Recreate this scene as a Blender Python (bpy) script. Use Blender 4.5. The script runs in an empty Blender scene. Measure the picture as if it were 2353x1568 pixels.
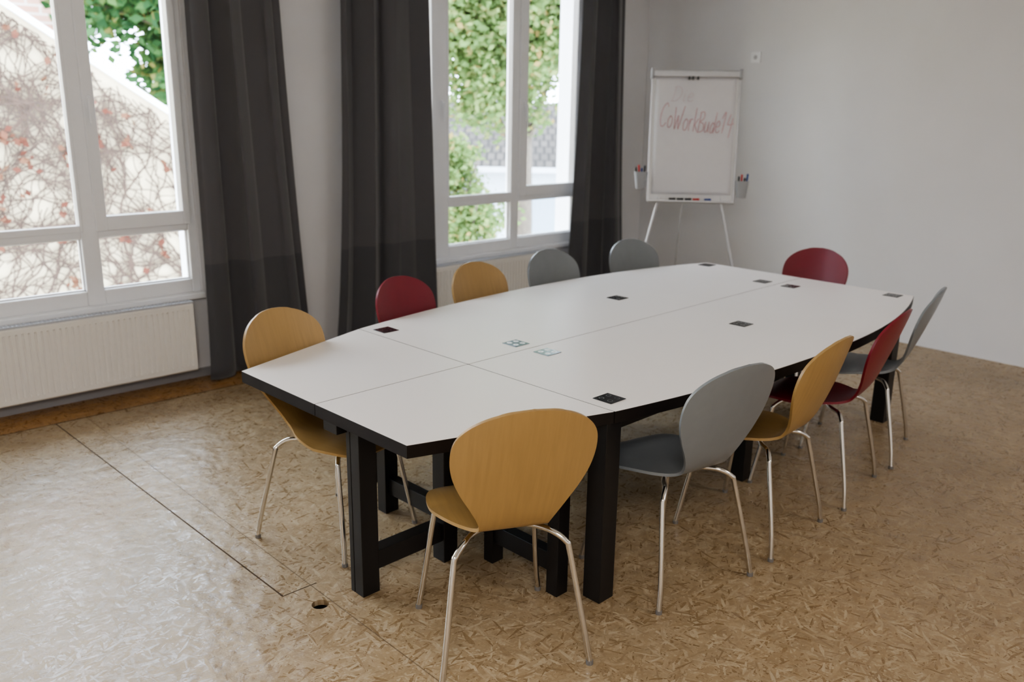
import bpy, bmesh, math, random
import numpy as np
from mathutils import Vector, Matrix
random.seed(7); rng=np.random.RandomState(3)
S=bpy.context.scene
COL=S.collection
# ------------------------------------------------------------------ helpers
def link(o,parent=None):
    COL.objects.link(o)
    if parent: o.parent=parent
    return o
def top(o,label,cat,group=None):
    o["label"]=label; o["category"]=cat
    if group: o["group"]=group
def struct(o): o["kind"]="structure"
def empty(name,loc=(0,0,0),rz=0):
    o=bpy.data.objects.new(name,None); o.empty_display_size=0.1
    o.location=loc; o.rotation_euler=(0,0,rz); return link(o)
def mesh_obj(name,verts,faces,mat=None,parent=None,smooth=None):
    me=bpy.data.meshes.new(name); me.from_pydata([tuple(map(float,v)) for v in verts],[],[tuple(map(int,f)) for f in faces]); me.update()
    bm=bmesh.new(); bm.from_mesh(me); bmesh.ops.recalc_face_normals(bm,faces=bm.faces); bm.to_mesh(me); bm.free()
    o=bpy.data.objects.new(name,me)
    if mat: me.materials.append(mat)
    if smooth is not None:
        me.polygons.foreach_set("use_smooth",[True]*len(me.polygons))
        me.set_sharp_from_angle(angle=math.radians(smooth))
    return link(o,parent)
class MB:
    def __init__(s): s.v=[]; s.f=[]
    def add(s,v,f):
        n=len(s.v); s.v+=[tuple(x) for x in v]; s.f+=[tuple(i+n for i in q) for q in f]
    def box(s,a,b,M=None):
        (x0,y0,z0),(x1,y1,z1)=a,b
        v=[(x0,y0,z0),(x1,y0,z0),(x1,y1,z0),(x0,y1,z0),(x0,y0,z1),(x1,y0,z1),(x1,y1,z1),(x0,y1,z1)]
        if M is not None: v=[tuple(M@Vector(q)) for q in v]
        s.add(v,[(0,3,2,1),(4,5,6,7),(0,1,5,4),(1,2,6,5),(2,3,7,6),(3,0,4,7)])
    def tube(s,pts,r,n=12,cap=True):
        v,f=tube_data(pts,r,n,cap); s.add(v,f)
    def obj(s,name,mat=None,parent=None,smooth=None,bevel=0,seg=2):
        o=mesh_obj(name,s.v,s.f,mat,parent,smooth)
        if bevel:
            m=o.modifiers.new("bevel",'BEVEL'); m.width=bevel; m.segments=seg; m.limit_method='ANGLE'; m.angle_limit=math.radians(40)
        return o
def tube_data(pts,r,n=12,cap=True):
    P=[Vector(p) for p in pts]; R=r if isinstance(r,(list,tuple)) else [r]*len(P)
    v=[];f=[]; up=None
    for i,p in enumerate(P):
        t=(P[min(i+1,len(P)-1)]-P[max(i-1,0)]).normalized()
        if up is None:
            up=Vector((0,0,1)) if abs(t.z)<0.9 else Vector((1,0,0))
        up=(up-t*up.dot(t)).normalized(); sd=t.cross(up)
        for k in range(n):
            a=2*math.pi*k/n; v.append(tuple(p+(up*math.cos(a)+sd*math.sin(a))*R[i]))
    for i in range(len(P)-1):
        for k in range(n):
            a=i*n+k;b=i*n+(k+1)%n; f.append((a,b,b+n,a+n))
    if cap:
        f.append(tuple(range(n))[::-1]); f.append(tuple(range((len(P)-1)*n,len(P)*n)))
    return v,f
def catmull(pts,sub=5,dim=3):
    P=[np.array(p,float) for p in pts]; P=[2*P[0]-P[1]]+P+[2*P[-1]-P[-2]]; out=[]
    for i in range(1,len(P)-2):
        for k in range(sub):
            t=k/sub; a,b,c,d=P[i-1:i+3]
            out.append(.5*((2*b)+(c-a)*t+(2*a-5*b+4*c-d)*t*t+(3*b-a-3*c+d)*t**3))
    out.append(P[-2]); return out
# ------------------------------------------------------------------ materials
def new_mat(name):
    m=bpy.data.materials.new(name); m.use_nodes=True; nt=m.node_tree; b=nt.nodes["Principled BSDF"]; return m,nt,b
def mat(name,col,rough=.5,metal=0,spec=.5,noise=0,nscale=20,bump=0,bscale=200,coat=0,stretch=None):
    m,nt,b=new_mat(name); N=nt.nodes; L=nt.links
    b.inputs['Base Color'].default_value=(*col,1); b.inputs['Roughness'].default_value=rough; b.inputs['Metallic'].default_value=metal
    b.inputs['Specular IOR Level'].default_value=spec; b.inputs['Coat Weight'].default_value=coat
    tc=N.new('ShaderNodeTexCoord'); mp=N.new('ShaderNodeMapping'); L.new(tc.outputs['Object'],mp.inputs[0])
    if stretch: mp.inputs['Scale'].default_value=stretch
    nz=N.new('ShaderNodeTexNoise'); nz.inputs['Scale'].default_value=nscale; nz.inputs['Detail'].default_value=5; L.new(mp.outputs[0],nz.inputs[0])
    cr=N.new('ShaderNodeValToRGB'); k=noise
    cr.color_ramp.elements[0].position=.3; cr.color_ramp.elements[1].position=.7
    cr.color_ramp.elements[0].color=(*[c*(1-k) for c in col],1); cr.color_ramp.elements[1].color=(*[min(1,c*(1+k)) for c in col],1)
    L.new(nz.outputs[0],cr.inputs[0]); L.new(cr.outputs[0],b.inputs['Base Color'])
    if bump:
        n2=N.new('ShaderNodeTexNoise'); n2.inputs['Scale'].default_value=bscale; n2.inputs['Detail'].default_value=3; L.new(mp.outputs[0],n2.inputs[0])
        bp=N.new('ShaderNodeBump'); bp.inputs['Strength'].default_value=bump; bp.inputs['Distance'].default_value=.002
        L.new(n2.outputs[0],bp.inputs['Height']); L.new(bp.outputs[0],b.inputs['Normal'])
    return m
M_wall=mat("wall_paint",(.78,.778,.795),.85,noise=.015,nscale=3,bump=.15,bscale=60)
M_ceil=mat("ceiling_paint",(.8,.8,.8),.9)
M_white=mat("window_paint",(.86,.87,.895),.35,noise=.01)
M_rad=mat("radiator_enamel",(.84,.82,.78),.35,noise=.01)
M_grille=mat("radiator_grille",(.5,.52,.56),.4)
M_base=mat("baseboard_paint",(.30,.30,.31),.6)
M_black=mat("black_stained_wood",(.010,.009,.009),.42,noise=.3,nscale=12,stretch=(1,1,.1))
M_edge=mat("black_table_edge",(.010,.007,.006),.5,noise=.2,spec=.3)
M_laminate=mat("white_laminate",(.86,.815,.785),.36,noise=.006,nscale=4,bump=.03,bscale=400)
M_chrome=mat("chrome",(.70,.68,.64),.13,metal=1,noise=.01)
M_plast=mat("dark_plastic",(.06,.06,.06),.5)
M_foot=mat("grey_foot_plastic",(.16,.15,.14),.5)
M_clear=mat("white_plastic",(.80,.80,.80),.4)
M_plate=mat("black_glass_plate",(.02,.021,.024),.16,noise=.02,spec=.5)
M_plate2=mat("plate_painted_reflection",(.15,.21,.26),.22,noise=.02,metal=.25)  # pale blue stands for the window reflection on a dark glass plate
M_icon=mat("socket_ring_metal",(.45,.48,.50),.28,metal=1,noise=.02)
M_icon2=mat("socket_ring_painted_glare",(.90,.94,.98),.3,noise=.01)  # white stands for window glare on the rings
M_alu=mat("brushed_aluminium",(.55,.56,.58),.35,metal=.7,noise=.03)
M_gplast=mat("grey_plastic",(.36,.37,.39),.45)
M_paper=mat("flipchart_paper",(.77,.765,.79),.7,noise=.01)
M_red=mat("red_ink",(.72,.47,.51),.8,noise=.1,nscale=60)
M_redl=mat("pale_red_ink",(.745,.66,.69),.8,noise=.05,nscale=60)
def wood_chair(name,col,grain):
    m,nt,b=new_mat(name);N=nt.nodes;L=nt.links
    tc=N.new('ShaderNodeTexCoord');mp=N.new('ShaderNodeMapping');mp.inputs['Scale'].default_value=(16,1.2,1.2) if grain else (4,4,4);L.new(tc.outputs['Object'],mp.inputs[0])
    nz=N.new('ShaderNodeTexNoise');nz.inputs['Scale'].default_value=5;nz.inputs['Detail'].default_value=7;nz.inputs['Distortion'].default_value=.4;L.new(mp.outputs[0],nz.inputs[0])
    cr=N.new('ShaderNodeValToRGB');cr.color_ramp.elements[0].position=.3;cr.color_ramp.elements[1].position=.72
    k=.07 if grain else .03
    cr.color_ramp.elements[0].color=(*[c*(1-k) for c in col],1);cr.color_ramp.elements[1].color=(*[c*(1+k) for c in col],1)
    L.new(nz.outputs[0],cr.inputs[0]);L.new(cr.outputs[0],b.inputs['Base Color']);b.inputs['Roughness'].default_value=.36
    b.inputs['Coat Weight'].default_value=.15; b.inputs['Coat Roughness'].default_value=.3
    n2=N.new('ShaderNodeTexNoise');n2.inputs['Scale'].default_value=30;L.new(mp.outputs[0],n2.inputs[0])
    bp=N.new('ShaderNodeBump');bp.inputs['Strength'].default_value=.03;bp.inputs['Distance'].default_value=.002;L.new(n2.outputs[0],bp.inputs['Height']);L.new(bp.outputs[0],b.inputs['Normal'])
    return m
C_honey=wood_chair("honey_beech",(.37,.235,.092),True)
C_grey=wood_chair("grey_lacquer",(.195,.21,.22),False)
C_red=wood_chair("red_lacquer",(.19,.012,.024),False)
def curtain_mat():
    m,nt,b=new_mat("curtain_fabric");N=nt.nodes;L=nt.links
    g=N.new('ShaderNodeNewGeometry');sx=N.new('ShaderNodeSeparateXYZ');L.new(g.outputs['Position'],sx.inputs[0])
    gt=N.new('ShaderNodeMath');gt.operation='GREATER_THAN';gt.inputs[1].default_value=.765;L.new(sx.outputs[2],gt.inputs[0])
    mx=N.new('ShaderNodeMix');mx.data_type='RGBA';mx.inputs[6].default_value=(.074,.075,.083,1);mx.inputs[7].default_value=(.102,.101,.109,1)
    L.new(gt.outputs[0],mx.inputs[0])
    w=N.new('ShaderNodeTexNoise');w.inputs['Scale'].default_value=350;L.new(g.outputs['Position'],w.inputs[0])
    bp=N.new('ShaderNodeBump');bp.inputs['Strength'].default_value=.2;bp.inputs['Distance'].default_value=.002;L.new(w.outputs[0],bp.inputs['Height']);L.new(bp.outputs[0],b.inputs['Normal'])
    L.new(mx.outputs[2],b.inputs['Base Color']);b.inputs['Roughness'].default_value=.85
    b.inputs['Sheen Weight'].default_value=.4;b.inputs['Sheen Roughness'].default_value=.5
    return m
M_curt=curtain_mat()
def floor_mat():
    m,nt,b=new_mat("osb_floor");N=nt.nodes;L=nt.links
    g=N.new('ShaderNodeNewGeometry')
    def math_(op,a,bb=None,c=None):
        n=N.new('ShaderNodeMath');n.operation=op
        for i,x in enumerate((a,bb,c)):
            if x is None: continue
            if isinstance(x,(int,float)): n.inputs[i].default_value=x
            else: L.new(x,n.inputs[i])
        return n.outputs[0]
    prev_p=None;prev_c=None
    wob=N.new('ShaderNodeTexNoise');wob.inputs['Scale'].default_value=14;wob.inputs['Detail'].default_value=1;L.new(g.outputs['Position'],wob.inputs[0])
    wv=N.new('ShaderNodeVectorMath');wv.operation='MULTIPLY_ADD';wv.inputs[1].default_value=(.008,.008,0);L.new(wob.outputs['Color'],wv.inputs[0]);L.new(g.outputs['Position'],wv.inputs[2])
    for k,(ang,sl,sw) in enumerate([(10,15,105),(47,18,120),(82,14,100),(118,19,115),(150,15,125),(170,20,140),(65,22,105),(100,13,130)]):
        r=N.new('ShaderNodeMapping');r.inputs['Rotation'].default_value=(0,0,math.radians(ang));L.new(wv.outputs[0],r.inputs[0])
        s=N.new('ShaderNodeMapping');s.inputs['Scale'].default_value=(sl,sw,1);s.inputs['Location'].default_value=(k*3.7,k*1.9,k*5.+.5);L.new(r.outputs[0],s.inputs[0])
        v=N.new('ShaderNodeTexVoronoi');v.voronoi_dimensions='2D';v.inputs['Scale'].default_value=1;L.new(s.outputs[0],v.inputs['Vector'])
        sc=N.new('ShaderNodeSeparateColor');L.new(v.outputs['Color'],sc.inputs[0])
        c=sc.outputs[1]
        pr=sc.outputs[0]
        if prev_p is None: prev_p,prev_c=pr,c
        else:
            gt=math_('GREATER_THAN',pr,prev_p)
            mx=N.new('ShaderNodeMix');mx.data_type='FLOAT';L.new(gt,mx.inputs[0]);L.new(prev_c,mx.inputs[2]);L.new(c,mx.inputs[3])
            prev_c=mx.outputs[0];prev_p=math_('MAXIMUM',pr,prev_p)
    flake=prev_c
    fine=N.new('ShaderNodeTexNoise');fine.inputs['Scale'].default_value=120;fine.inputs['Detail'].default_value=3;L.new(g.outputs['Position'],fine.inputs[0])
    prev_c=math_('ADD',prev_c,math_('MULTIPLY',math_('SUBTRACT',fine.outputs[0],.5),.5))
    cr=N.new('ShaderNodeValToRGB');e=cr.color_ramp.elements
    e[0].position=0;e[0].color=(.225,.150,.080,1);e[1].position=1;e[1].color=(.425,.338,.225,1)
    for p,cc in [(.06,(.250,.172,.095,1)),(.30,(.290,.206,.118,1)),(.55,(.320,.234,.138,1)),(.80,(.362,.273,.170,1))]:
        x=e.new(p);x.color=cc
    L.new(prev_c,cr.inputs[0])
    big=N.new('ShaderNodeTexNoise');big.inputs['Scale'].default_value=1.3;big.inputs['Detail'].default_value=4;L.new(g.outputs['Position'],big.inputs[0])
    bm_=N.new('ShaderNodeMapRange');bm_.inputs[1].default_value=.3;bm_.inputs[2].default_value=.7;bm_.inputs[3].default_value=.86;bm_.inputs[4].default_value=1.08;L.new(big.outputs[0],bm_.inputs[0])
    hs=N.new('ShaderNodeHueSaturation');L.new(cr.outputs[0],hs.inputs['Color']);L.new(bm_.outputs[0],hs.inputs['Value'])
    sx=N.new('ShaderNodeSeparateXYZ');L.new(g.outputs['Position'],sx.inputs[0]);X,Y=sx.outputs[0],sx.outputs[1]
    def near(val,c,w): return math_('LESS_THAN',math_('ABSOLUTE',math_('SUBTRACT',val,c)),w)
    l1=math_('MULTIPLY',near(math_('MULTIPLY_ADD',X,-.029,Y),1.437,.0034),math_('LESS_THAN',X,-2.67))
    l1=math_('MULTIPLY',l1,math_('GREATER_THAN',X,-5.1))
    l2=math_('MULTIPLY',near(math_('MULTIPLY_ADD',X,-.010,Y),1.503,.0022),math_('GREATER_THAN',X,-5.1))
    l2=math_('MULTIPLY',l2,.6)
    l3=math_('MULTIPLY',near(X,-2.668,.003),near(Y,1.43,.072))
    l4=near(X,-5.10,.005)
    seam=math_('MAXIMUM',math_('MAXIMUM',l1,l2),math_('MAXIMUM',l3,l4))
    strip=math_('LESS_THAN',X,-5.10)
    t=N.new('ShaderNodeMix');t.data_type='RGBA';t.blend_type='MULTIPLY';L.new(strip,t.inputs[0]);L.new(hs.outputs[0],t.inputs[6]);t.inputs[7].default_value=(.96,.72,.46,1)
    q=N.new('ShaderNodeMix');q.data_type='RGBA';L.new(math_('MULTIPLY',seam,.88),q.inputs[0]);L.new(t.outputs[2],q.inputs[6]);q.inputs[7].default_value=(.03,.015,.008,1)
    L.new(q.outputs[2],b.inputs['Base Color'])
    rr=N.new('ShaderNodeMapRange');rr.inputs[3].default_value=.24;rr.inputs[4].default_value=.50;L.new(flake,rr.inputs[0])
    L.new(math_('ADD',rr.outputs[0],math_('MULTIPLY',seam,.4)),b.inputs['Roughness'])
    sp_=math_('MULTIPLY_ADD',flake,-.20,.46)
    L.new(math_('MULTIPLY',sp_,math_('MULTIPLY_ADD',seam,-.8,1.)),b.inputs['Specular IOR Level'])
    bp=N.new('ShaderNodeBump');bp.inputs['Strength'].default_value=.5;bp.inputs['Distance'].default_value=.002
    L.new(prev_c,bp.inputs['Height'])
    ln=N.new('ShaderNodeTexNoise');ln.inputs['Scale'].default_value=9;ln.inputs['Detail'].default_value=2;L.new(g.outputs['Position'],ln.inputs[0])
    b2=N.new('ShaderNodeBump');b2.inputs['Strength'].default_value=1;b2.inputs['Distance'].default_value=.009;L.new(ln.outputs[0],b2.inputs['Height']);L.new(bp.outputs[0],b2.inputs['Normal'])
    L.new(b2.outputs[0],b.inputs['Normal'])
    return m
M_floor=floor_mat()
# ------------------------------------------------------------------ room shell
WX=-5.43; FY=6.78; EX=3.2; BY=-3.2; CZ=3.1
W1=(.05,2.335); W2=(3.50,5.905); W0=(-2.6,-.45); WZ=(.56,2.92)
hx,hy,hr=-2.53,1.435,.031
bm=bmesh.new()
oc=[bm.verts.new(p) for p in [(WX,BY,0),(EX,BY,0),(EX,FY,0),(WX,FY,0)]]
ic=[bm.verts.new((hx+hr*math.cos(a),hy+hr*math.sin(a),0)) for a in [2*math.pi*i/40 for i in range(40)]]
ed=[bm.edges.new((oc[i],oc[(i+1)%4])) for i in range(4)]+[bm.edges.new((ic[i],ic[(i+1)%40])) for i in range(40)]
bmesh.ops.triangle_fill(bm,use_beauty=True,edges=ed)
lo=[bm.verts.new((v.co.x,v.co.y,-.022)) for v in ic]
for i in range(40): bm.faces.new((ic[i],ic[(i+1)%40],lo[(i+1)%40],lo[i]))
bmesh.ops.recalc_face_normals(bm,faces=bm.faces)
me=bpy.data.meshes.new("floor"); bm.to_mesh(me); bm.free()
me.materials.append(M_floor); fl=link(bpy.data.objects.new("floor",me)); struct(fl)
b=MB(); b.box((WX-.3,BY-.2,-.30),(EX+.2,FY+.2,-.10)); o=b.obj("trim_1",M_plast); struct(o)
def wallseg(name,boxes,m=M_wall):
    b=MB(); [b.box(*q) for q in boxes]; o=b.obj(name,m); struct(o); return o
X0=WX-.30
bx=[((X0,BY-.2,0),(WX,W0[0],CZ)),((X0,W0[1],0),(WX,W1[0],CZ)),((X0,W1[1],0),(WX,W2[0],CZ)),((X0,W2[1],0),(WX,FY+.2,CZ))]
for w in (W0,W1,W2): bx+=[((X0,w[0],0),(WX,w[1],WZ[0])),((X0,w[0],WZ[1]),(WX,w[1],CZ))]
wallseg("wall_left",bx)
wallseg("wall_back",[((WX,FY,0),(EX+.2,FY+.2,CZ))])
wallseg("wall_right",[((EX,BY-.2,0),(EX+.2,FY,CZ))])
wallseg("wall_front",[((WX,BY-.2,0),(EX,BY,CZ))])
wallseg("ceiling",[((X0,BY-.2,CZ),(EX+.2,FY+.2,CZ+.2))],M_ceil)
wallseg("baseboard_left",[((WX,BY,0),(WX+.02,FY,.055))],M_base)
# ------------------------------------------------------------------ windows
def glass_mat():
    m=bpy.data.materials.new("window_glass");m.use_nodes=True;nt=m.node_tree;nt.nodes.clear();N=nt.nodes
    t=N.new('ShaderNodeBsdfTransparent');g=N.new('ShaderNodeBsdfGlossy');g.inputs['Roughness'].default_value=.02
    f=N.new('ShaderNodeFresnel');f.inputs['IOR'].default_value=1.25;mx=N.new('ShaderNodeMixShader');o=N.new('ShaderNodeOutputMaterial')
    nt.links.new(f.outputs[0],mx.inputs[0]);nt.links.new(t.outputs[0],mx.inputs[1]);nt.links.new(g.outputs[0],mx.inputs[2]);nt.links.new(mx.outputs[0],o.inputs[0]);return m
M_glass=glass_mat()
# columns: (opening start, opening end, sash inset near, sash inset far)
def window(name,y0,y1,cols,handles):
    z0,z1=WZ; xf=WX-.015; b=MB()
    zt0,zt1=.965,1.035
    xb=xf-.07
    edges=[y0]+[v for c in cols for v in c[:2]]+[y1]
    for i in range(0,len(edges),2): b.box((xb,edges[i],z0),(xf,edges[i+1],z1))
    for (a,c,il,ir) in cols:
        b.box((xb,a,z0),(xf,c,.65)); b.box((xb,a,zt0),(xf,c,zt1)); b.box((xb,a,2.84),(xf,c,z1))
    fr=b.obj(name,M_white,bevel=.006); struct(fr)
    for (a,c,il,ir) in cols:
        opening=il>.01
        s=MB(); d=.018 if opening else .006
        zs=1.09 if opening else 1.045
        s.box((xf-.05,a-.015,1.005),(xf+d,a+il,2.875));s.box((xf-.05,c-ir,1.005),(xf+d,c+.015,2.875))
        s.box((xf-.05,a+il,1.005),(xf+d,c-ir,zs));s.box((xf-.05,a+il,2.81),(xf+d,c-ir,2.875))
        s.obj("sash",M_white,fr,bevel=.004)
        s=MB(); w=.008; za,zb=.65,.965
        s.box((xf-.055,a,za),(xf-.03,a+w,zb));s.box((xf-.055,c-w,za),(xf-.03,c,zb));s.box((xf-.055,a,za),(xf-.03,c,za+w));s.box((xf-.055,a,zb-w),(xf-.03,c,zb))
        s.obj("glazing_bead",M_white,fr,bevel=.002)
        g=MB(); g.box((xf-.047,a,.65),(xf-.043,c,.965)); g.box((xf-.047,a,zt1),(xf-.043,c,2.84)); g.obj("pane",M_glass,fr)
    for hy_ in handles:
        h=MB(); hz=1.75
        h.box((xf+.017,hy_-.013,hz-.035),(xf+.028,hy_+.013,hz+.035))
        h.box((xf+.026,hy_-.008,hz-.01),(xf+.055,hy_+.008,hz+.012))
        h.box((xf+.045,hy_-.010,hz-.125),(xf+.060,hy_+.010,hz+.012))
        h.obj("window_handle",M_white,fr,bevel=.004)
    sb=MB(); sb.box((xf-.0,y0,z0-.03),(WX+.05,y1,z0+.005)); sb.obj("window_sill",M_white,fr,bevel=.004)
    return fr
window("window_1",W1[0],W1[1],[(.18,.83,.045,.03),(1.0,1.64,.004,.004),(1.74,2.28,.05,.03)],[1.755,.90])
window("window_2",W2[0],W2[1],[(3.60,4.26,.045,.03),(4.40,5.07,.004,.004),(5.16,5.85,.075,.035)],[4.33,5.195])
window("window_3",W0[0],W0[1],[(-2.5,-1.85,.004,.004),(-1.72,-1.2,.045,.03),(-1.05,-.55,.004,.004)],[-1.12])
# ------------------------------------------------------------------ radiators
def radiator(y0,y1,label):
    e=empty("radiator",(WX+.085,(y0+y1)/2,0.085)); hw=(y1-y0)/2; H=.44
    top(e,label,"radiator","ribbed radiators under the windows")
    xf=.045; P=[]
    n=int((y1-y0)/.0333)
    P.append((xf-.008,-hw)); P.append((xf,-hw+.004)); P.append((xf,-hw+.02)); st=(2*hw-.04)/n
    for i in range(n):
        a=-hw+.02+i*st; P+= [(xf,a+st*.30),(xf-.0085,a+st*.42),(xf-.0085,a+st*.58),(xf,a+st*.70)]
    P+=[(xf,hw-.004),(xf-.008,hw)]
    mb=MB()
    rows=[(0.0,0,-.008),(.008,0,0),(.035,0,0),(.045,1,0),(H-.045,1,0),(H-.035,0,0),(H-.008,0,0),(H,0,-.008)]
    vv=[]
    for z,r,dx in rows:
        for (x,yy) in P:
            x2=x if r else (xf if x<xf and abs(abs(yy)-hw)>1e-6 else x)
            vv.append((x2+dx,yy,z))
    m=len(P); ff=[(i*m+j,i*m+j+1,(i+1)*m+j+1,(i+1)*m+j) for i in range(len(rows)-1) for j in range(m-1)]
    mb.add(vv,ff); mb.box((-.045,-hw,.005),(xf-.012,hw,H-.005))
    mb.obj("radiator_panel",M_rad,e,smooth=25)
    g=MB(); n=int((2*hw)/.022)
    g.box((-.045,-hw,H),(-.038,hw,H+.012)); g.box((xf-.012,-hw,H),(xf-.004,hw,H+.012)); g.box((-.004,-hw,H),(.003,hw,H+.012))
    for i in range(n+1):
        yy=-hw+i*(2*hw-.008)/n; g.box((-.04,yy,H-.001),(xf-.006,yy+.008,H+.009))
    g.obj("top_grille",M_grille,e)
    for s in (-.7,.7):
        br=MB(); br.box((-.084,hw*s-.02,.1),(-.044,hw*s+.02,.36)); br.obj("wall_bracket",M_rad,e)
radiator(.15,2.215,"long white ribbed radiator under the wide window")
radiator(4.13,5.50,"white ribbed radiator between two dark curtains")
# ------------------------------------------------------------------ curtains
def curtain(yt0,yt1,yb0,yb1,seed,label,folds):
    R=random.Random(seed); nu=260; nz=46; H=2.86
    ph=[R.uniform(0,6.28) for _ in range(5)]; v=[]
    for j in range(nz+1):
        z=.012+(H-.012)*j/nz; t=j/nz; tt=t**.6
        a=yb0+(yt0-yb0)*tt; c=yb1+(yt1-yb1)*tt
        for i in range(nu+1):
            u=i/nu
            w=folds*2*math.pi*(u+.045*math.sin(5*u+ph[0])+.02*math.sin(11*u+ph[3]))
            amp=.052*(1-.15*t)*(0.75+.35*math.sin(7*u+ph[1]))
            x=amp*math.sin(w+ph[2]+.25*math.sin(2.3*t+3*u+ph[4]))+.008*math.sin(1.7*w+ph[1]+1.5*t)
            x+=.008*math.sin(4*t+ph[3]+9*u)
            y=a+(c-a)*u+.012*math.sin(2*w+ph[2])+.006*math.sin(5*t+ph[0])
            v.append((-5.27+x,y,z))
    f=[(j*(nu+1)+i,j*(nu+1)+i+1,(j+1)*(nu+1)+i+1,(j+1)*(nu+1)+i) for j in range(nz) for i in range(nu)]
    e=empty("curtain",(-5.27,(yb0+yb1)/2,0)); top(e,label,"curtain","dark grey floor-length curtains")
    me_v=[(p[0]+5.27,p[1]-(yb0+yb1)/2,p[2]) for p in v]
    o=mesh_obj("curtain_fabric",me_v,f,M_curt,e,smooth=180)
    md=o.modifiers.new("solid",'SOLIDIFY');md.thickness=.003
    r=MB(); ya=yt0-.04-(yb0+yb1)/2; yb=yt1+.04-(yb0+yb1)/2
    r.tube([(0,ya,2.88),(0,yb,2.88)],.014); r.box((-.155,ya+.03,2.87),(0,ya+.05,2.89)); r.box((-.155,yb-.05,2.87),(0,yb-.03,2.89))
    r.obj("curtain_rod",M_alu,e,smooth=40)
curtain(2.305,2.89,2.26,3.05,1,"dark grey fabric curtain beside the vine-view window",3.2)
curtain(3.36,4.05,3.20,4.11,2,"dark grey fabric curtain with heavy folds near the window edge",3.4)
curtain(5.73,6.25,5.60,6.46,5,"dark grey fabric curtain hanging near the room corner",3.0)
# ------------------------------------------------------------------ chair
prof=[(-.108,.915,0),(-.103,.897,.098),(-.093,.862,.164),(-.077,.812,.206),(-.058,.755,.218),(-.035,.69,.209),(-.012,.63,.183),(.010,.575,.150),(.034,.525,.123),(.065,.485,.111),(.11,.462,.125),(.17,.455,.165),(.24,.455,.197),(.31,.457,.210),(.38,.458,.206),(.44,.450,.183),(.475,.440,.140),(.49,.433,.085),(.495,.430,0)]
def chair_shell():
    C=catmull([(d,z) for d,z,w in prof],5)
    Wd=[max(0,float(x[0])) for x in catmull([(w,) for d,z,w in prof],5)]
    for base,rev in ((0,False),(len(Wd)-1,True)):
        w1=Wd[5 if not rev else -6]
        for k in range(1,5):
            idx=k if not rev else len(Wd)-1-k
            Wd[idx]=w1*math.sqrt(k/5)*(1.0)
    Wd[0]=0.006;Wd[-1]=0.006
    n=len(C); nu=24; T=[]
    for i in range(n):
        t=C[min(i+1,n-1)]-C[max(i-1,0)]; t=t/np.linalg.norm(t); T.append(t)
    G=np.zeros((n,nu+1,3))
    for i in range(n):
        d,z=C[i]; t=T[i]; nrm=np.array([-t[1],t[0]])
        if i<n*0.5 and nrm[0]<0: nrm=-nrm
        if i>=n*0.5 and nrm[1]<0: nrm=-nrm
        k=i/(n-1); cv=.040*max(0,1-k/.5)**.6 if k<.5 else -.006*min(1,(k-.5)/.2)
        if .5<k<.72: cv+=.012*math.sin((k-.5)/.22*math.pi)
        for j in range(nu+1):
            u=-1+2*j/nu; x=Wd[i]*u; off=cv*(x/.2)**2
            G[i,j]=(x,d-.23+nrm[0]*off,z+nrm[1]*off)
    Nn=np.zeros_like(G)
    for i in range(n):
        for j in range(nu+1):
            a=G[min(i+1,n-1),j]-G[max(i-1,0),j]; bb=G[i,min(j+1,nu)]-G[i,max(j-1,0)]
            q=np.cross(a,bb); Nn[i,j]=q/(np.linalg.norm(q)+1e-9)
    for i in (0,n-1):
        Nn[i]=Nn[1 if i==0 else n-2]
    th=.0055
    return G+Nn*th,G-Nn*th,n,nu
def shell_part(A,B,i0,i1,nu,name,m,parent):
    v=[];f=[];w=nu+1;r=i1-i0+1
    v=[tuple(p) for i in range(i0,i1+1) for p in A[i]]+[tuple(p) for i in range(i0,i1+1) for p in B[i]]
    o=r*w
    for i in range(r-1):
        for j in range(nu):
            a=i*w+j; f.append((a,a+1,a+w+1,a+w)); f.append((o+a,o+a+w,o+a+w+1,o+a+1))
        f.append((i*w,i*w+w,o+i*w+w,o+i*w)); f.append((i*w+nu,o+i*w+nu,o+i*w+w+nu,i*w+w+nu))
    for j in range(nu):
        f.append((j,o+j,o+j+1,j+1)); a=(r-1)*w+j; f.append((a,a+1,o+a+1,o+a))
    return mesh_obj(name,v,f,m,parent,smooth=50)
A_,B_,n_,nu_=chair_shell(); split=9*5+2
def build_chair(m):
    e=empty("chair")
    shell_part(A_,B_,0,split,nu_,"backrest",m,e); shell_part(A_,B_,split,n_-1,nu_,"seat",m,e)
    for sx in (-1,1):
        for (sy,fx,fy) in ((-1,.24,-.23),(1,.22,.23)):
            kx=.165 if sy<0 else .155; ky=-.145 if sy<0 else .155
            p=[(sx*.04,sy*.03,.428),(sx*.11,sy*.085,.428),(sx*(kx-.02),ky*.88,.424),(sx*(kx+.012),ky*1.06,.400),(sx*(kx+.022),ky*1.12,.365),(sx*(fx*.93),fy*.93,.12),(sx*fx,fy,.012)]
            C=catmull(p,5); mb=MB(); mb.tube([tuple(c) for c in C],.0098,12)
            lg=mb.obj("leg",M_chrome,e,smooth=40)
            cb=MB(); cb.tube([(sx*fx,fy,0),(sx*fx*.998,fy*.998,.014)],.0118,12); cb.obj("foot_cap",M_foot,lg,smooth=40)
    br=MB(); br.box((-.085,-.075,.436),(.085,.10,.4475)); br.box((-.06,-.05,.419),(.06,.06,.437)); br.obj("seat_bracket",M_clear,e,bevel=.004)
    return e
def copy_tree(o,parent=None):
    c=o.copy(); COL.objects.link(c)
    if parent: c.parent=parent
    for ch in list(o.children): copy_tree(ch,c)
    return c
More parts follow.
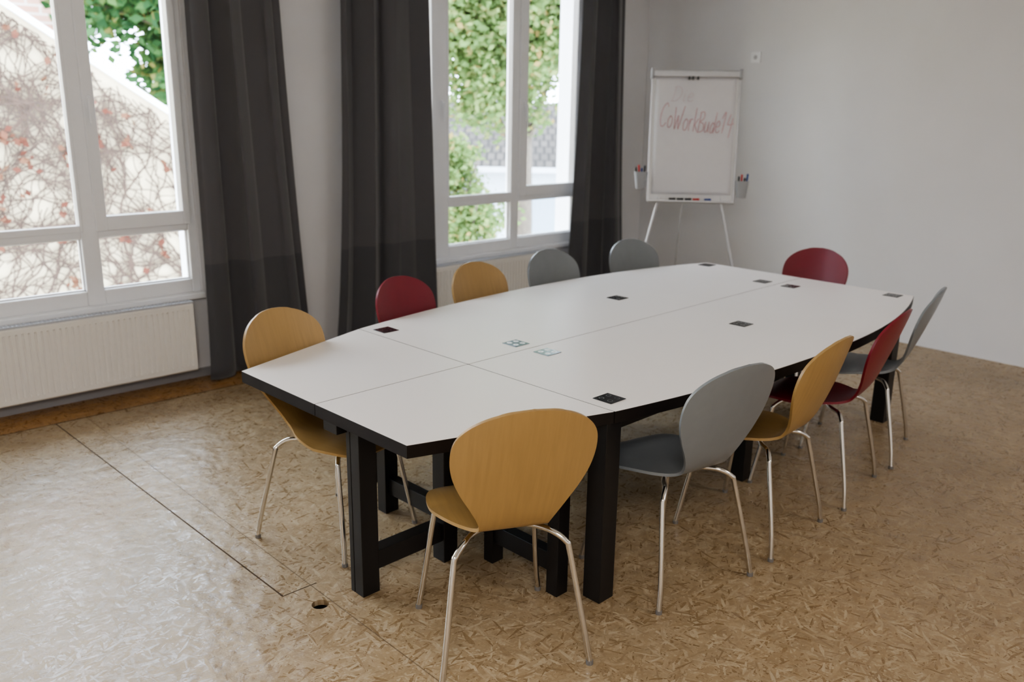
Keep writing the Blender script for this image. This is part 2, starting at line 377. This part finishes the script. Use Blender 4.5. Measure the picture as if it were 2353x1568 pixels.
chairs=[
 ('h',(-1.960,1.79),(-.90,.44),"honey-coloured plywood chair tucked under the table corner",1.035),
 ('h',(-2.983,1.802),(.965,.262),"honey-coloured plywood chair at the table's window side",1.012),
 ('g',(-1.862,2.589),(-.989,.148),"grey shell chair with chrome legs beside a honey chair",1.018),
 ('h',(-1.849,3.175),(-.996,-.085),"honey-coloured plywood chair between grey and red chairs",1),
 ('r',(-1.890,3.817),(-.986,-.165),"dark red shell chair between honey and grey chairs",1),
 ('g',(-1.980,4.43),(-.965,-.26),"grey shell chair at the row's far end",1),
 ('r',(-3.274,2.631),(.975,.221),"dark red shell chair backing onto the window wall",1),
 ('h',(-3.344,3.162),(.995,.10),"honey-coloured plywood chair in front of a radiator",1),
 ('g',(-3.392,3.77),(1,0),"grey shell chair in front of the window",1),
 ('g',(-3.362,4.461),(.991,-.13),"grey shell chair near the dark corner curtain",1),
 ('r',(-2.677,4.865),(0,-1),"dark red shell chair at the table head near the wall",1)]
protos={}
mats={'h':C_honey,'g':C_grey,'r':C_red}
for k,pos,d,lab,sc in chairs:
    rz=math.atan2(d[1],d[0])-math.pi/2
    if k not in protos: e=build_chair(mats[k]); protos[k]=e
    else: e=copy_tree(protos[k])
    e.location=(pos[0],pos[1],0); e.rotation_euler=(0,0,rz); e.scale=(sc,sc,sc)
    top(e,lab,"chair","shell chairs around the conference table")
# ------------------------------------------------------------------ table
TX,TY,TH=-2.5812,1.4794,-.0299
tab=empty("conference_table",(TX,TY,0),0.0299)
top(tab,"white boat-shaped conference table with black edges and socket plates","table")
def wside(s):
    if s<=.7213: return .52+(.76-.52)*s/.7213
    if s<2.11: return .905-.145*((2.11-s)/1.389)**2
    return .905-.215*((s-2.11)/1.391)**2.2
def slab(s0,s1,side):
    def poly(g,ge):
        ss=np.linspace(s0,s1,2 if s1<.73 else 40)
        ss[0]=s0+(g if s0>0 else ge); ss[-1]=s1-(g if s1<.8 else ge)
        outer=[(side*(wside(min(s,3.5008))-ge),s) for s in ss]
        return [(side*g,ss[0])]+outer+[(side*g,ss[-1])]
    def prism(P,za,zc,nm,m,parent):
        n=len(P); v=[(x,y,za) for x,y in P]+[(x,y,zc) for x,y in P]
        f=[tuple(range(n)),tuple(range(n,2*n))]+[(i,(i+1)%n,n+(i+1)%n,n+i) for i in range(n)]
        return mesh_obj(nm,v,f,m,parent)
    bo=prism(poly(.0018,0),.705,.7485,"table_top",M_edge,tab); prism(poly(.0030,.0008),.7485,.75,"laminate_surface",M_laminate,bo)
for sd in (-1,1): slab(0,.7213,sd); slab(.7213,3.5008,sd)
def tleg(x,y,w=.075,d=.075,groove=False):
    b=MB()
    if groove: b.box((x-w/2,y-d/2,0),(x-w/2+.024,y+d/2,.705)); b.box((x-w/2+.027,y-d/2,0),(x+w/2,y+d/2,.705)); b.box((x-w/2+.02,y-d/2+.006,0),(x-w/2+.03,y+d/2-.006,.705))
    else: b.box((x-w/2,y-d/2,0),(x+w/2,y+d/2,.705))
    return b.obj("leg",M_black,tab,bevel=.002)
def beam(a,b_,name="stretcher"):
    b=MB(); b.box(a,b_); return b.obj(name,M_black,tab,bevel=.002)
tleg(.085,.13,.078,.075,True); tleg(.10,.51,.07,.07); tleg(-.40,.60,.06,.07); tleg(.245,.64,.05,.06); tleg(.585,.645,.055,.06)
tleg(.710,.737,.08,.08); tleg(-.710,.765,.08,.08)
tleg(.62,3.42,.08,.08); tleg(-.62,3.42,.08,.08)
tleg(.055,.80,.07,.07); tleg(-.055,.80,.07,.07); tleg(.055,3.42,.07,.07); tleg(-.055,3.42,.07,.07)
tleg(.50,2.08,.07,.07); tleg(-.50,2.08,.07,.07)
beam((.06,.16,.09),(.12,.48,.165)); beam((-.37,.585,.09),(.07,.635,.165)) ; beam((.27,.62,.09),(.56,.67,.165)); 
for sd in (-1,1):
    beam((sd*.68-.025,.80,.645),(sd*.68+.025,3.38,.705),"apron"); beam((sd*.055-.02,.83,.645),(sd*.055+.02,3.38,.705),"apron")
    a,c=sorted((sd*.02,sd*.66)); beam((a,.745,.645),(c,.785,.705),"apron")
    a,c=sorted((sd*.02,sd*.58)); beam((a,3.40,.645),(c,3.44,.705),"apron")
beam((-.03,.05,.635),(.055,.62,.705),"apron"); beam((.10,.14,.655),(.14,.60,.705),"apron")
beam((-.42,.585,.655),(.60,.625,.705),"apron")
for k_,(s,w) in enumerate([(.801,-.658),(1.088,-.093),(1.090,.096),(.812,.662),(2.167,-.385),(2.163,.386),(3.425,-.635),(3.203,-.096),(3.201,.090),(3.415,.606)]):
    silver=k_ in (1,2)  # centre plates by the seam: window reflection painted into their colour
    h=.043; b=MB(); b.box((w-h,s-h,.7501),(w+h,s+h,.7525)); pl=b.obj("socket_plate",M_plate2 if silver else M_plate,tab,bevel=.0008)
    if silver: pl["label"]="socket plate with window reflection painted in"
    for dx in (-.02,.02):
        for dy in (-.02,.02):
            ic=MB(); n=20; ro,ri=(.0125,.003) if silver else (.0105,.0078); v=[]
            for i in range(n):
                a=2*math.pi*i/n
                for r_ in (ri,ro): v.append((w+dx+r_*math.cos(a),s+dy+r_*math.sin(a),.7528))
            ic.add(v,[(2*i,2*i+1,(2*i+3)%(2*n),(2*i+2)%(2*n)) for i in range(n)])
            ic.obj("socket_ring",M_icon2 if silver else M_icon,pl)
# ------------------------------------------------------------------ flipchart
fa=math.radians(42); FP=(-4.13,5.775,0); FS=.945
fc=empty("flipchart_stand",FP,fa); fc.scale=(FS,1,1); top(fc,"white flipchart on a silver tripod with handwritten sheet","flipchart")
tilt=Matrix.Translation((0,0,1.04))@Matrix.Rotation(math.radians(-7),4,'X')
def FB(): return MB()
def fobj(mb,name,m,parent,**k):
    mb.v=[tuple(tilt@Vector(p)) for p in mb.v]; return mb.obj(name,m,parent,**k)
b=FB(); b.box((-.35,-.012,0),(.35,.012,1.0)); board=fobj(b,"whiteboard",M_clear,fc,bevel=.004)
b=FB(); b.box((-.36,-.018,-.012),(-.342,.016,1.0));b.box((.342,-.018,-.012),(.36,.016,1.0)); b.box((-.36,-.018,-.014),(.36,.016,.006)); fobj(b,"board_frame",M_alu,fc,bevel=.004)
b=FB(); b.box((-.352,-.042,.945),(.352,.018,1.0)); fobj(b,"clamp_bar",M_alu,fc,bevel=.012,seg=4)
for s in (-1,1):
    b=FB(); b.box((s*.355-.014,-.047,.935),(s*.355+.014,.022,1.012)); fobj(b,"clamp_end_cap",M_gplast,fc,bevel=.008,seg=3)
v=[];nx,nz=20,28
for j in range(nz+1):
    for i in range(nx+1):
        x=-.325+.65*i/nx; z=.055+.895*j/nz; t=1-j/nz
        v.append(tuple(tilt@Vector((x,-.0165-.003*t*(1+math.sin(5*x+4*z)),z))))
f=[(j*(nx+1)+i,j*(nx+1)+i+1,(j+1)*(nx+1)+i+1,(j+1)*(nx+1)+i) for j in range(nz) for i in range(nx)]
paper=mesh_obj("paper_pad",v,f,M_paper,fc,smooth=180); md=paper.modifiers.new("s",'SOLIDIFY'); md.thickness=.002
for x in (-.06,-.03,.01):
    b=FB(); b.box((x-.009,-.05,.925),(x+.009,-.04,.95)); fobj(b,"paper_clip",M_plast,fc,bevel=.002)
b=FB(); b.box((-.345,-.085,-.004),(.345,-.015,.004)); b.box((-.345,-.088,-.004),(.345,-.083,.008)); fobj(b,"marker_tray",M_alu,fc,bevel=.002)
def stroke(mb,pts,ox,oz,sc,r=.0042,slant=.30,xs=1):
    C=catmull([(x,y) for x,y in pts],5) if len(pts)>2 else [np.array(p,float) for p in pts]
    L=[(ox+(c[0]+slant*c[1])*sc*xs,-.0245,oz+c[1]*sc) for c in C]
    for i in range(len(L)-1):
        a=Vector(L[i]);bq=Vector(L[i+1]);d=(bq-a)
        if d.length<1e-6: continue
        d.normalize(); s=Vector((d.z,0,-d.x))*r; a=a-d*r*.5; bq=bq+d*r*.5
        mb.add([a-s,bq-s,bq+s,a+s],[(0,1,2,3)])
GL={'D':[[(.1,0),(.12,.5),(.1,1)],[(0,.95),(.35,1),(.62,.7),(.6,.3),(.35,.02),(.0,.02)]],
'i':[[(.05,.5),(.06,.1),(.15,0)],[(.06,.7),(.09,.74)]],
'e':[[(0,.27),(.3,.32),(.28,.52),(.12,.55),(.0,.3),(.08,.04),(.25,0),(.4,.1)]],
'C':[[(.55,.85),(.38,1),(.1,.8),(0,.4),(.12,.05),(.35,0),(.55,.15)]],
'o':[[(.2,.5),(.03,.35),(.05,.08),(.22,0),(.38,.15),(.36,.4),(.2,.5),(.12,.46)]],
'W':[[(0,.95),(.1,.4),(.2,0),(.35,.6),(.5,0),(.65,.5),(.78,1)]],
'r':[[(.02,.5),(.05,0)],[(.05,.3),(.15,.5),(.3,.48)]],
'k':[[(.03,1),(.05,0)],[(.35,.55),(.06,.25)],[(.1,.28),(.38,0)]],
'B':[[(.05,1),(.07,0)],[(.0,.98),(.35,1),(.4,.7),(.1,.53),(.45,.42),(.48,.1),(.0,.0)]],
'u':[[(.02,.5),(.03,.12),(.15,0),(.3,.12),(.34,.5),(.36,.1),(.42,0)]],
'd':[[(.34,.4),(.18,.5),(.02,.3),(.08,.03),(.25,.04),(.36,.3)],[(.38,1),(.38,0)]],
'1':[[(0,.7),(.2,1),(.22,0)]],'4':[[(.12,1.0),(.06,.72),(.02,.52)],[(.02,.52),(.25,.50),(.50,.56)],[(.36,.82),(.34,.35),(.32,-.12)]]}
def write(txt,ox,oz,sc,adv,m,r,xs=1,jit=()):
    mb=MB(); x=ox
    for i,ch in enumerate(txt):
        dz=jit[i] if i<len(jit) else 0
        for st in GL[ch]: stroke(mb,st,x,oz+dz,sc,r,xs=xs)
        x+=sc*adv[ch]*xs
    mb.v=[tuple(tilt@Vector(p)) for p in mb.v]; mb.obj("handwriting",m,paper)
adv={'D':.85,'i':.35,'e':.48,'C':.68,'o':.50,'W':.90,'r':.42,'k':.48,'B':.62,'u':.52,'d':.52,'1':.45,'4':.5}
write("Die",-.20,.765,.11,adv,M_redl,.0030)
write("CoWork",-.285,.565,.175,adv,M_red,.0032,.52,(.01,0,-.012,-.02,-.022,-.026))
write("Bude",.025,.53,.155,adv,M_red,.0031,.56,(0,.004,-.002,.002))
write("14",.205,.53,.155,adv,M_red,.0031,.66,(0,-.015))
def leg3(p,name="tripod_leg",r=.011):
    b=MB(); b.tube(p,r,12); l=b.obj(name,M_alu,fc,smooth=40)
    q=Vector(p[-1]); c=MB(); c.tube([tuple(q+Vector((0,0,-.02))),tuple(q+Vector((0,0,.03)))],.015,12); c.obj("foot_cap",M_plast,l,smooth=40)
leg3([(-.14,.09,1.60),(-.275,-.01,1.0),(-.52,-.20,.02)]); leg3([(.14,.09,1.60),(.265,-.01,1.0),(.50,-.20,.02)])
leg3([(0,.17,1.60),(-.04,.30,.8),(-.06,.42,.02)],r=.007)
b=MB(); b.box((-.17,.06,1.55),(.17,.17,1.63)); b.obj("tripod_head",M_gplast,fc,bevel=.008)
def cup(x,z):
    b=MB(); n=16
    w0,w1,d0,d1=.038,.055,.024,.034; hgt=.13
    def ring(w,d,zz): return [(x+w*math.copysign(abs(math.cos(a))**.6,math.cos(a)),-.03+d*math.copysign(abs(math.sin(a))**.6,math.sin(a)),zz) for a in [2*math.pi*i/n for i in range(n)]]
    R=[ring(w0,d0,z),ring(w1,d1,z+hgt),ring(w1-.003,d1-.003,z+hgt),ring(w0-.003,d0-.003,z+.004)]
    v=[p for r_ in R for p in r_]; f=[]
    for i in range(3):
        for k in range(n): f.append((i*n+k,i*n+(k+1)%n,(i+1)*n+(k+1)%n,(i+1)*n+k))
    f.append(tuple(range(n))[::-1]); f.append(tuple(range(3*n,4*n)))
    b.add(v,f); fobj(b,"pen_holder",M_gplast,fc,smooth=40)
cup(-.415,.09); cup(.415,.035)
Mm={c:mat("marker_"+c,v,.4) for c,v in {'red':(.5,.02,.02),'black':(.01,.01,.01),'blue':(.02,.06,.25),'body':(.7,.7,.68)}.items()}
fcM=Matrix.Translation(FP)@Matrix.Rotation(fa,4,'Z')@Matrix.Diagonal((FS,1,1,1))@tilt
def marker(p0,p1,col,grp,body='body',rr=1):
    a=fcM@Vector(p0);c=fcM@Vector(p1); d=(c-a).normalized(); Lm=(c-a).length
    e=empty("marker",a); top(e,f"{col} board marker at the flipchart","marker",grp)
    b=MB(); b.tube([(0,0,0),tuple(d*Lm*.62)],.0085*rr,10); b.obj("marker_body",Mm[body],e,smooth=40)
    b=MB(); b.tube([tuple(d*Lm*.6),tuple(d*Lm*.97),tuple(d*Lm)],[.010*rr,.0097*rr,.007*rr],10); b.obj("marker_cap",Mm[col],e,smooth=40)
for i,(x,c) in enumerate(zip((-.443,-.424,-.405,-.387),('black','red','blue','black'))): marker((x,-.03,.105),(x*1.02+(i-1.5)*.006,-.035,.105+(.15,.17,.145,.165)[i]),c,"markers in the pen holders",rr=.8)
for i,(x,c) in enumerate(zip((.387,.405,.424,.441),('black','red','black','blue'))): marker((x,-.03,.052),(x*1.02+(i-1.5)*.005,-.035,.052+(.15,.165,.14,.17)[i]),c,"markers in the pen holders",rr=.8)
for x,c in ((-.15,'black'),(-.085,'black'),(-.02,'black'),(.045,'red'),(.14,'blue')): marker((x-.028,-.05,.0155),(x+.028,-.052,.0155),c,"markers on the flipchart tray",c)
e=empty("light_switch",(-4.27,FY,2.17)); top(e,"small white square socket mounted on the wall","wall socket")
b=MB(); b.box((-.045,-.014,-.045),(.045,-.0005,.045)); b.obj("cover_plate",M_white,e,bevel=.003)
b=MB(); b.tube([(0,-.0135,0),(0,-.0155,0)],.018,20); b.obj("socket_insert",mat("socket_grey",(.5,.5,.52),.5),e,smooth=40)
# ------------------------------------------------------------------ outside
M_cream=mat("cream_render",(.64,.53,.35),.9,noise=.05,nscale=2,bump=.2,bscale=30)
M_cap=mat("white_coping",(.85,.85,.84),.6)
M_vine=mat("vine_bark",(.060,.034,.022),.9,noise=.3)
def leaf_mat(name,stops,tr=.3):
    m,nt,b=new_mat(name);N=nt.nodes;L=nt.links
    g=N.new('ShaderNodeNewGeometry');cr=N.new('ShaderNodeValToRGB');L.new(g.outputs['Random Per Island'],cr.inputs[0])
    e=cr.color_ramp.elements; e[0].position=stops[0][0];e[0].color=(*stops[0][1],1);e[1].position=stops[-1][0];e[1].color=(*stops[-1][1],1)
    for p,c in stops[1:-1]: x=e.new(p);x.color=(*c,1)
    L.new(cr.outputs[0],b.inputs['Base Color']);b.inputs['Roughness'].default_value=.8;b.inputs['Specular IOR Level'].default_value=.2
    t=N.new('ShaderNodeBsdfTranslucent');L.new(cr.outputs[0],t.inputs[0]);mx=N.new('ShaderNodeMixShader');mx.inputs[0].default_value=tr
    o=N['Material Output'];L.new(b.outputs[0],mx.inputs[1]);L.new(t.outputs[0],mx.inputs[2]);L.new(mx.outputs[0],o.inputs[0]);return m
M_leaf=leaf_mat("tree_leaf",[(0,(.10,.16,.05)),(.35,(.14,.22,.07)),(.7,(.19,.26,.085)),(.92,(.24,.26,.095)),(1,(.32,.21,.07))],.5)
M_leafd=leaf_mat("tree_leaf_deep",[(0,(.025,.08,.03)),(.4,(.045,.12,.04)),(.8,(.08,.17,.05)),(1,(.20,.17,.05))],.35)
M_dry=leaf_mat("dry_vine_leaf",[(0,(.060,.018,.010)),(.5,(.095,.028,.016)),(1,(.12,.055,.028))],.05)
M_bark=mat("tree_bark",(.09,.07,.05),.9,noise=.3)
def brick_mat():
    m,nt,b=new_mat("pale_brick");N=nt.nodes;L=nt.links
    tc=N.new('ShaderNodeTexCoord')
    cb=N.new('ShaderNodeCombineXYZ');sp=N.new('ShaderNodeSeparateXYZ');L.new(tc.outputs['Object'],sp.inputs[0]);L.new(sp.outputs[1],cb.inputs[0]);L.new(sp.outputs[2],cb.inputs[1])
    t=N.new('ShaderNodeTexBrick');t.inputs['Scale'].default_value=1;t.inputs['Brick Width'].default_value=.5;t.inputs['Row Height'].default_value=.16;t.inputs['Mortar Size'].default_value=.02
    t.inputs['Color1'].default_value=(.60,.30,.22,1);t.inputs['Color2'].default_value=(.66,.40,.32,1);t.inputs['Mortar'].default_value=(.75,.7,.66,1)
    L.new(cb.outputs[0],t.inputs['Vector']);L.new(t.outputs[0],b.inputs['Base Color']);b.inputs['Roughness'].default_value=.9;return m
def tile_mat():
    m,nt,b=new_mat("dark_roof_tiles");N=nt.nodes;L=nt.links
    tc=N.new('ShaderNodeTexCoord');cb=N.new('ShaderNodeCombineXYZ');sp=N.new('ShaderNodeSeparateXYZ');L.new(tc.outputs['Object'],sp.inputs[0]);L.new(sp.outputs[0],cb.inputs[0]);L.new(sp.outputs[1],cb.inputs[1])
    t=N.new('ShaderNodeTexBrick');t.inputs['Scale'].default_value=1;t.inputs['Brick Width'].default_value=.22;t.inputs['Row Height'].default_value=.42;t.inputs['Mortar Size'].default_value=.04;t.inputs['Mortar Smooth'].default_value=.6
    t.inputs['Color1'].default_value=(.062,.056,.052,1);t.inputs['Color2'].default_value=(.082,.073,.067,1);t.inputs['Mortar'].default_value=(.030,.028,.027,1)
    L.new(cb.outputs[0],t.inputs['Vector']);L.new(t.outputs[0],b.inputs['Base Color']);b.inputs['Roughness'].default_value=1;b.inputs['Specular IOR Level'].default_value=.05;return m
GZ=-5
b=MB(); b.box((-60,-30,GZ-.2),(-6.2,60,GZ)); o=b.obj("ground",mat("ground_gravel",(.45,.44,.40),.95,noise=.1)); struct(o)
def roofz(y): return 2.77-.67*(y-2.74)
e=empty("neighbouring_building",(-11,2,GZ)); top(e,"cream rendered gable building with sloping white roof edge","building")
yl,yr=-4.,6.6; yk=-1.2
poly=[(yl,GZ),(yr,GZ),(yr,roofz(yr)),(yk,roofz(yk)),(yl,roofz(yk)-.67*(yk-yl))]
n=len(poly); v=[(0,y-2,z-GZ) for y,z in poly]+[(-.5,y-2,z-GZ) for y,z in poly]
mesh_obj("facade",v,[tuple(range(n)),tuple(range(n,2*n))]+[(i,(i+1)%n,n+(i+1)%n,n+i) for i in range(n)],M_cream,e)
cp=MB()
def capseg(ya,za,yb,zb):
    v=[(.06,ya-2,za-GZ-.05),(.06,yb-2,zb-GZ-.05),(.06,yb-2,zb-GZ+.03),(.06,ya-2,za-GZ+.03)]; v+=[(-.6,p[1],p[2]) for p in v]
    cp.add(v,[(0,1,2,3),(4,5,6,7),(0,1,5,4),(1,2,6,5),(2,3,7,6),(3,0,4,7)])
capseg(yk,roofz(yk),yr+.1,roofz(yr+.1)); capseg(yl,roofz(yk)-.67*(yk-yl),yk,roofz(yk)); cp.obj("roof_edge",M_cap,e)
vb=MB(); lf=MB()
VR=random.Random(33)
def grow(y,z,ang,r,length,depth):
    pts=[(-10.96,y,z)]; rr=[r]; st=.07; k=int(length/st); home=ang
    for i in range(k):
        ang+=VR.gauss(0,.26)+.06*(home-ang)
        y+=math.cos(ang)*st; z+=math.sin(ang)*st
        if z>roofz(y)-.12:
            if VR.random()<.65: break
            ang=home=(-.6 if VR.random()<.5 else math.pi-.6)+VR.gauss(0,.3); z=roofz(y)-.15
        pts.append((-10.95+VR.uniform(-.006,.012),y,z)); rr.append(max(.0065,r*(1-.7*i/k)))
        if depth<3 and VR.random()<.145: grow(y,z,ang+VR.choice((-1,1))*VR.uniform(.4,1.3),rr[-1]*.75,length*VR.uniform(.3,.6),depth+1)
        if VR.random()<.009:
            cy,cz=y,z
            for _ in range(VR.randint(2,7)):
                c=Vector((-10.90+VR.uniform(-.02,.05),cy+VR.gauss(0,.04),cz+VR.gauss(-.04,.045))); s=VR.uniform(.03,.06)
                a=Vector((VR.gauss(0,.5),VR.gauss(0,1),VR.gauss(0,1))).normalized()*s; q=a.cross(Vector((1,VR.gauss(0,.5),VR.gauss(0,.5)))).normalized()*s*.7
                lf.add([c-a,c+q,c+a,c-q],[(0,1,2),(0,2,3)])
    if len(pts)>2: vb.tube(pts,rr,5,cap=False)
for i in range(26):
    y0_=.9+4.6*(i+VR.random())/26; grow(y0_,VR.uniform(-1.6,-.5),VR.uniform(.7,2.4),VR.uniform(.013,.024),VR.uniform(2.2,4.0),0)
for i in range(22):
    y0_=1.4+3.4*(i+VR.random())/22; grow(y0_,VR.uniform(-.2,max(.2,roofz(y0_)-.6)),VR.uniform(-.3,3.4),VR.uniform(.010,.016),VR.uniform(1,2.2),1)
e=empty("climbing_vine",(-10.96,3,-2.2)); top(e,"bare climbing vine with dried red leaves on cream wall","vine")
for mb_ in (vb,lf): mb_.v=[(a+10.96,b_-3,c+2.2) for a,b_,c in mb_.v]
o=vb.obj("vine_branches",M_vine,e); o["kind"]="stuff"; o=lf.obj("vine_leaves",M_dry,e); o["kind"]="stuff"
e=empty("brick_building",(-22,3,GZ)); top(e,"pale red brick building behind the gable wall","building")
b=MB(); b.box((-2,-6,0),(2,3.6,14)); b.obj("brick_facade",brick_mat(),e)
b=MB(); b.box((-2.1,-6.1,14),(2.1,3.7,14.3)); b.obj("roof_cornice",M_cap,e)
def tree(base,blobs,n,size,m,label,trunk_r=.16):
    e=empty("tree",base); top(e,label,"tree")
    bx_,by_,bz_=base; v=[];f=[]
    tot=sum(r**2 for *_,r in blobs)
    for (x,y,z,r) in blobs:
        cl=[Vector((random.gauss(0,1),random.gauss(0,1),random.gauss(0,1))).normalized()*r*random.uniform(.25,.98) for _ in range(46)]
        for _ in range(int(n*r*r/tot)):
            c=random.choice(cl)+Vector((random.gauss(0,1),random.gauss(0,1),random.gauss(0,1)))*r*.16
            c=Vector((x-bx_,y-by_,z-bz_))+c; s=size*random.uniform(.6,1.3)
            a=Vector((random.gauss(0,1),random.gauss(0,1),random.gauss(0,.6))).normalized()*s; q=a.cross(Vector((random.gauss(0,1),random.gauss(0,1),random.gauss(0,1)))).normalized()*s*.6
            k=len(v); v+=[c-a,c+q,c+a,c-q]; f.append((k,k+1,k+2,k+3))
    me=bpy.data.meshes.new("foliage"); me.from_pydata([tuple(p) for p in v],[],f); me.materials.append(m)
    o=link(bpy.data.objects.new("foliage",me),e); o["kind"]="stuff"
    t=MB(); bl=blobs[0]; ctr=Vector((bl[0]-bx_,bl[1]-by_,bl[2]-bz_)); t.tube([(0,0,0),tuple(ctr*.5+Vector((.1,0,0))),tuple(ctr)],[trunk_r*1.3,trunk_r,trunk_r*.4],10)
    for (x,y,z,r) in blobs:
        for _ in range(5):
            d=Vector((random.gauss(0,1),random.gauss(0,1),random.gauss(.3,.6))).normalized()*r*.9
            c=Vector((x-bx_,y-by_,z-bz_)); st=ctr*.6; t.tube([tuple(st),tuple(st.lerp(c,.7)),tuple(c+d)],[trunk_r*.4,trunk_r*.25,.015],6)
    t.obj("trunk",M_bark,e,smooth=40)
tree((-17.5,7.6,GZ),[(-17.5,7.6,4.0,2.1),(-17.2,6.7,5.2,1.6),(-17.6,8.4,2.4,1.8)],30000,.12,M_leafd,"dense green leafy tree behind the gable wall")
tree((-11.2,10.6,GZ),[(-10.8,10.3,4.6,1.7),(-10.2,9.3,3.4,1.1),(-10.0,10.5,3.0,1.0),(-10.6,9.6,2.2,.95),(-11.0,9.0,4.7,1.3),(-11.1,9.0,3.0,1.0),(-10.3,9.7,3.6,1.0)],70000,.062,M_leaf,"yellow-green leafy tree in front of a tiled roof")
tree((-9.5,7.9,GZ),[(-9.4,7.9,.2,.62),(-9.5,7.9,-.7,.7),(-9.55,7.75,.95,.42)],14000,.045,M_leaf,"small green tree beside a white house",.08)
d=Vector((-.72,.694,0)); he=empty("tiled_roof_house",(d.x*22,d.y*22,GZ),math.atan2(.72,.694)); top(he,"white rendered house with dark tiled roof","house")
b=MB(); b.box((-5,0,0),(9,8,5.35-.05)); b.obj("house_facade",mat("pale_render",(.50,.55,.60),.9,noise=.03),he)
b=MB()
v=[(-5.4,-.4,5.25),(9.4,-.4,5.25),(9.4,4,6.75),(-5.4,4,6.75),(9.4,8.4,5.25),(-5.4,8.4,5.25)]; v+=[(x,y,z-.12) for x,y,z in v]
b.add(v,[(0,1,2,3),(3,2,4,5),(6,7,8,9),(9,8,10,11),(0,1,7,6),(4,5,11,10),(0,3,9,6),(3,5,11,9),(1,2,8,7),(2,4,10,8)]); b.obj("tiled_roof",tile_mat(),he)
b=MB(); b.box((-5.4,-.5,5.12),(9.4,-.38,5.24)); b.obj("gutter",M_grille,he)
b=MB(); b.box((.0,-.03,3.6),(.9,.02,4.7)); b.obj("house_window",mat("house_window_glass",(.25,.32,.38),.2),he)
b=MB(); b.box((1.6,1.2,5.80),(2.3,2.2,6.30)); b.obj("roof_skylight",mat("skylight",(.5,.55,.6),.2),he)
# ------------------------------------------------------------------ light
w=bpy.data.worlds.new("overcast"); S.world=w; w.use_nodes=True; nt=w.node_tree; bg=nt.nodes['Background']
tc=nt.nodes.new('ShaderNodeTexCoord'); sp=nt.nodes.new('ShaderNodeSeparateXYZ'); nt.links.new(tc.outputs['Generated'],sp.inputs[0])
cr=nt.nodes.new('ShaderNodeValToRGB'); cr.color_ramp.elements[0].position=.0; cr.color_ramp.elements[0].color=(.71,.835,1,1); cr.color_ramp.elements[1].position=.8; cr.color_ramp.elements[1].color=(.76,.875,1,1)
nt.links.new(sp.outputs[2],cr.inputs[0]); nt.links.new(cr.outputs[0],bg.inputs[0]); bg.inputs[1].default_value=7.3
for (y0,y1) in (W0,W1,W2):
    l=bpy.data.lights.new("window_portal",'AREA'); l.shape='RECTANGLE'; l.size=WZ[1]-WZ[0]; l.size_y=y1-y0; l.cycles.is_portal=True
    o=link(bpy.data.objects.new("window_portal",l)); o.location=(WX-.12,(y0+y1)/2,sum(WZ)/2); o.rotation_euler=(0,math.radians(-90),0)
def fill_light(x,y,pw,col=(1,.95,.91)):  # added area light below the ceiling, out of view, to fill the interior
    l=bpy.data.lights.new("fill_light",'AREA'); l.shape='RECTANGLE'; l.size=1.6; l.size_y=1.2; l.energy=pw; l.color=col
    o=link(bpy.data.objects.new("fill_light",l)); o.location=(x,y,CZ-.03)
fill_light(1.4,4.0,20); fill_light(.8,-.8,58)
# ------------------------------------------------------------------ camera
f,pit,rol,H,psi=2011.9876,.2673,.0154,1.7823,.8171
fw=Vector((-math.sin(psi)*math.cos(pit),math.cos(psi)*math.cos(pit),-math.sin(pit))); rt=Vector((math.cos(psi),math.sin(psi),0)); up=rt.cross(fw)
r2=rt*math.cos(rol)+up*math.sin(rol); u2=up*math.cos(rol)-rt*math.sin(rol)
cd=bpy.data.cameras.new("camera"); cam=link(bpy.data.objects.new("camera",cd))
Mx=Matrix.Identity(4)
for i in range(3): Mx[i][0]=r2[i];Mx[i][1]=u2[i];Mx[i][2]=-fw[i]
Mx[2][3]=H; cam.matrix_world=Mx
cd.sensor_width=36; cd.lens=36*f/2353; cd.clip_start=.05; cd.clip_end=300
cd.dof.use_dof=True; cd.dof.focus_distance=2.9; cd.dof.aperture_fstop=2.4
S.camera=cam
S.view_settings.view_transform='AgX'; S.view_settings.look='AgX - Medium High Contrast'; S.view_settings.exposure=1.38
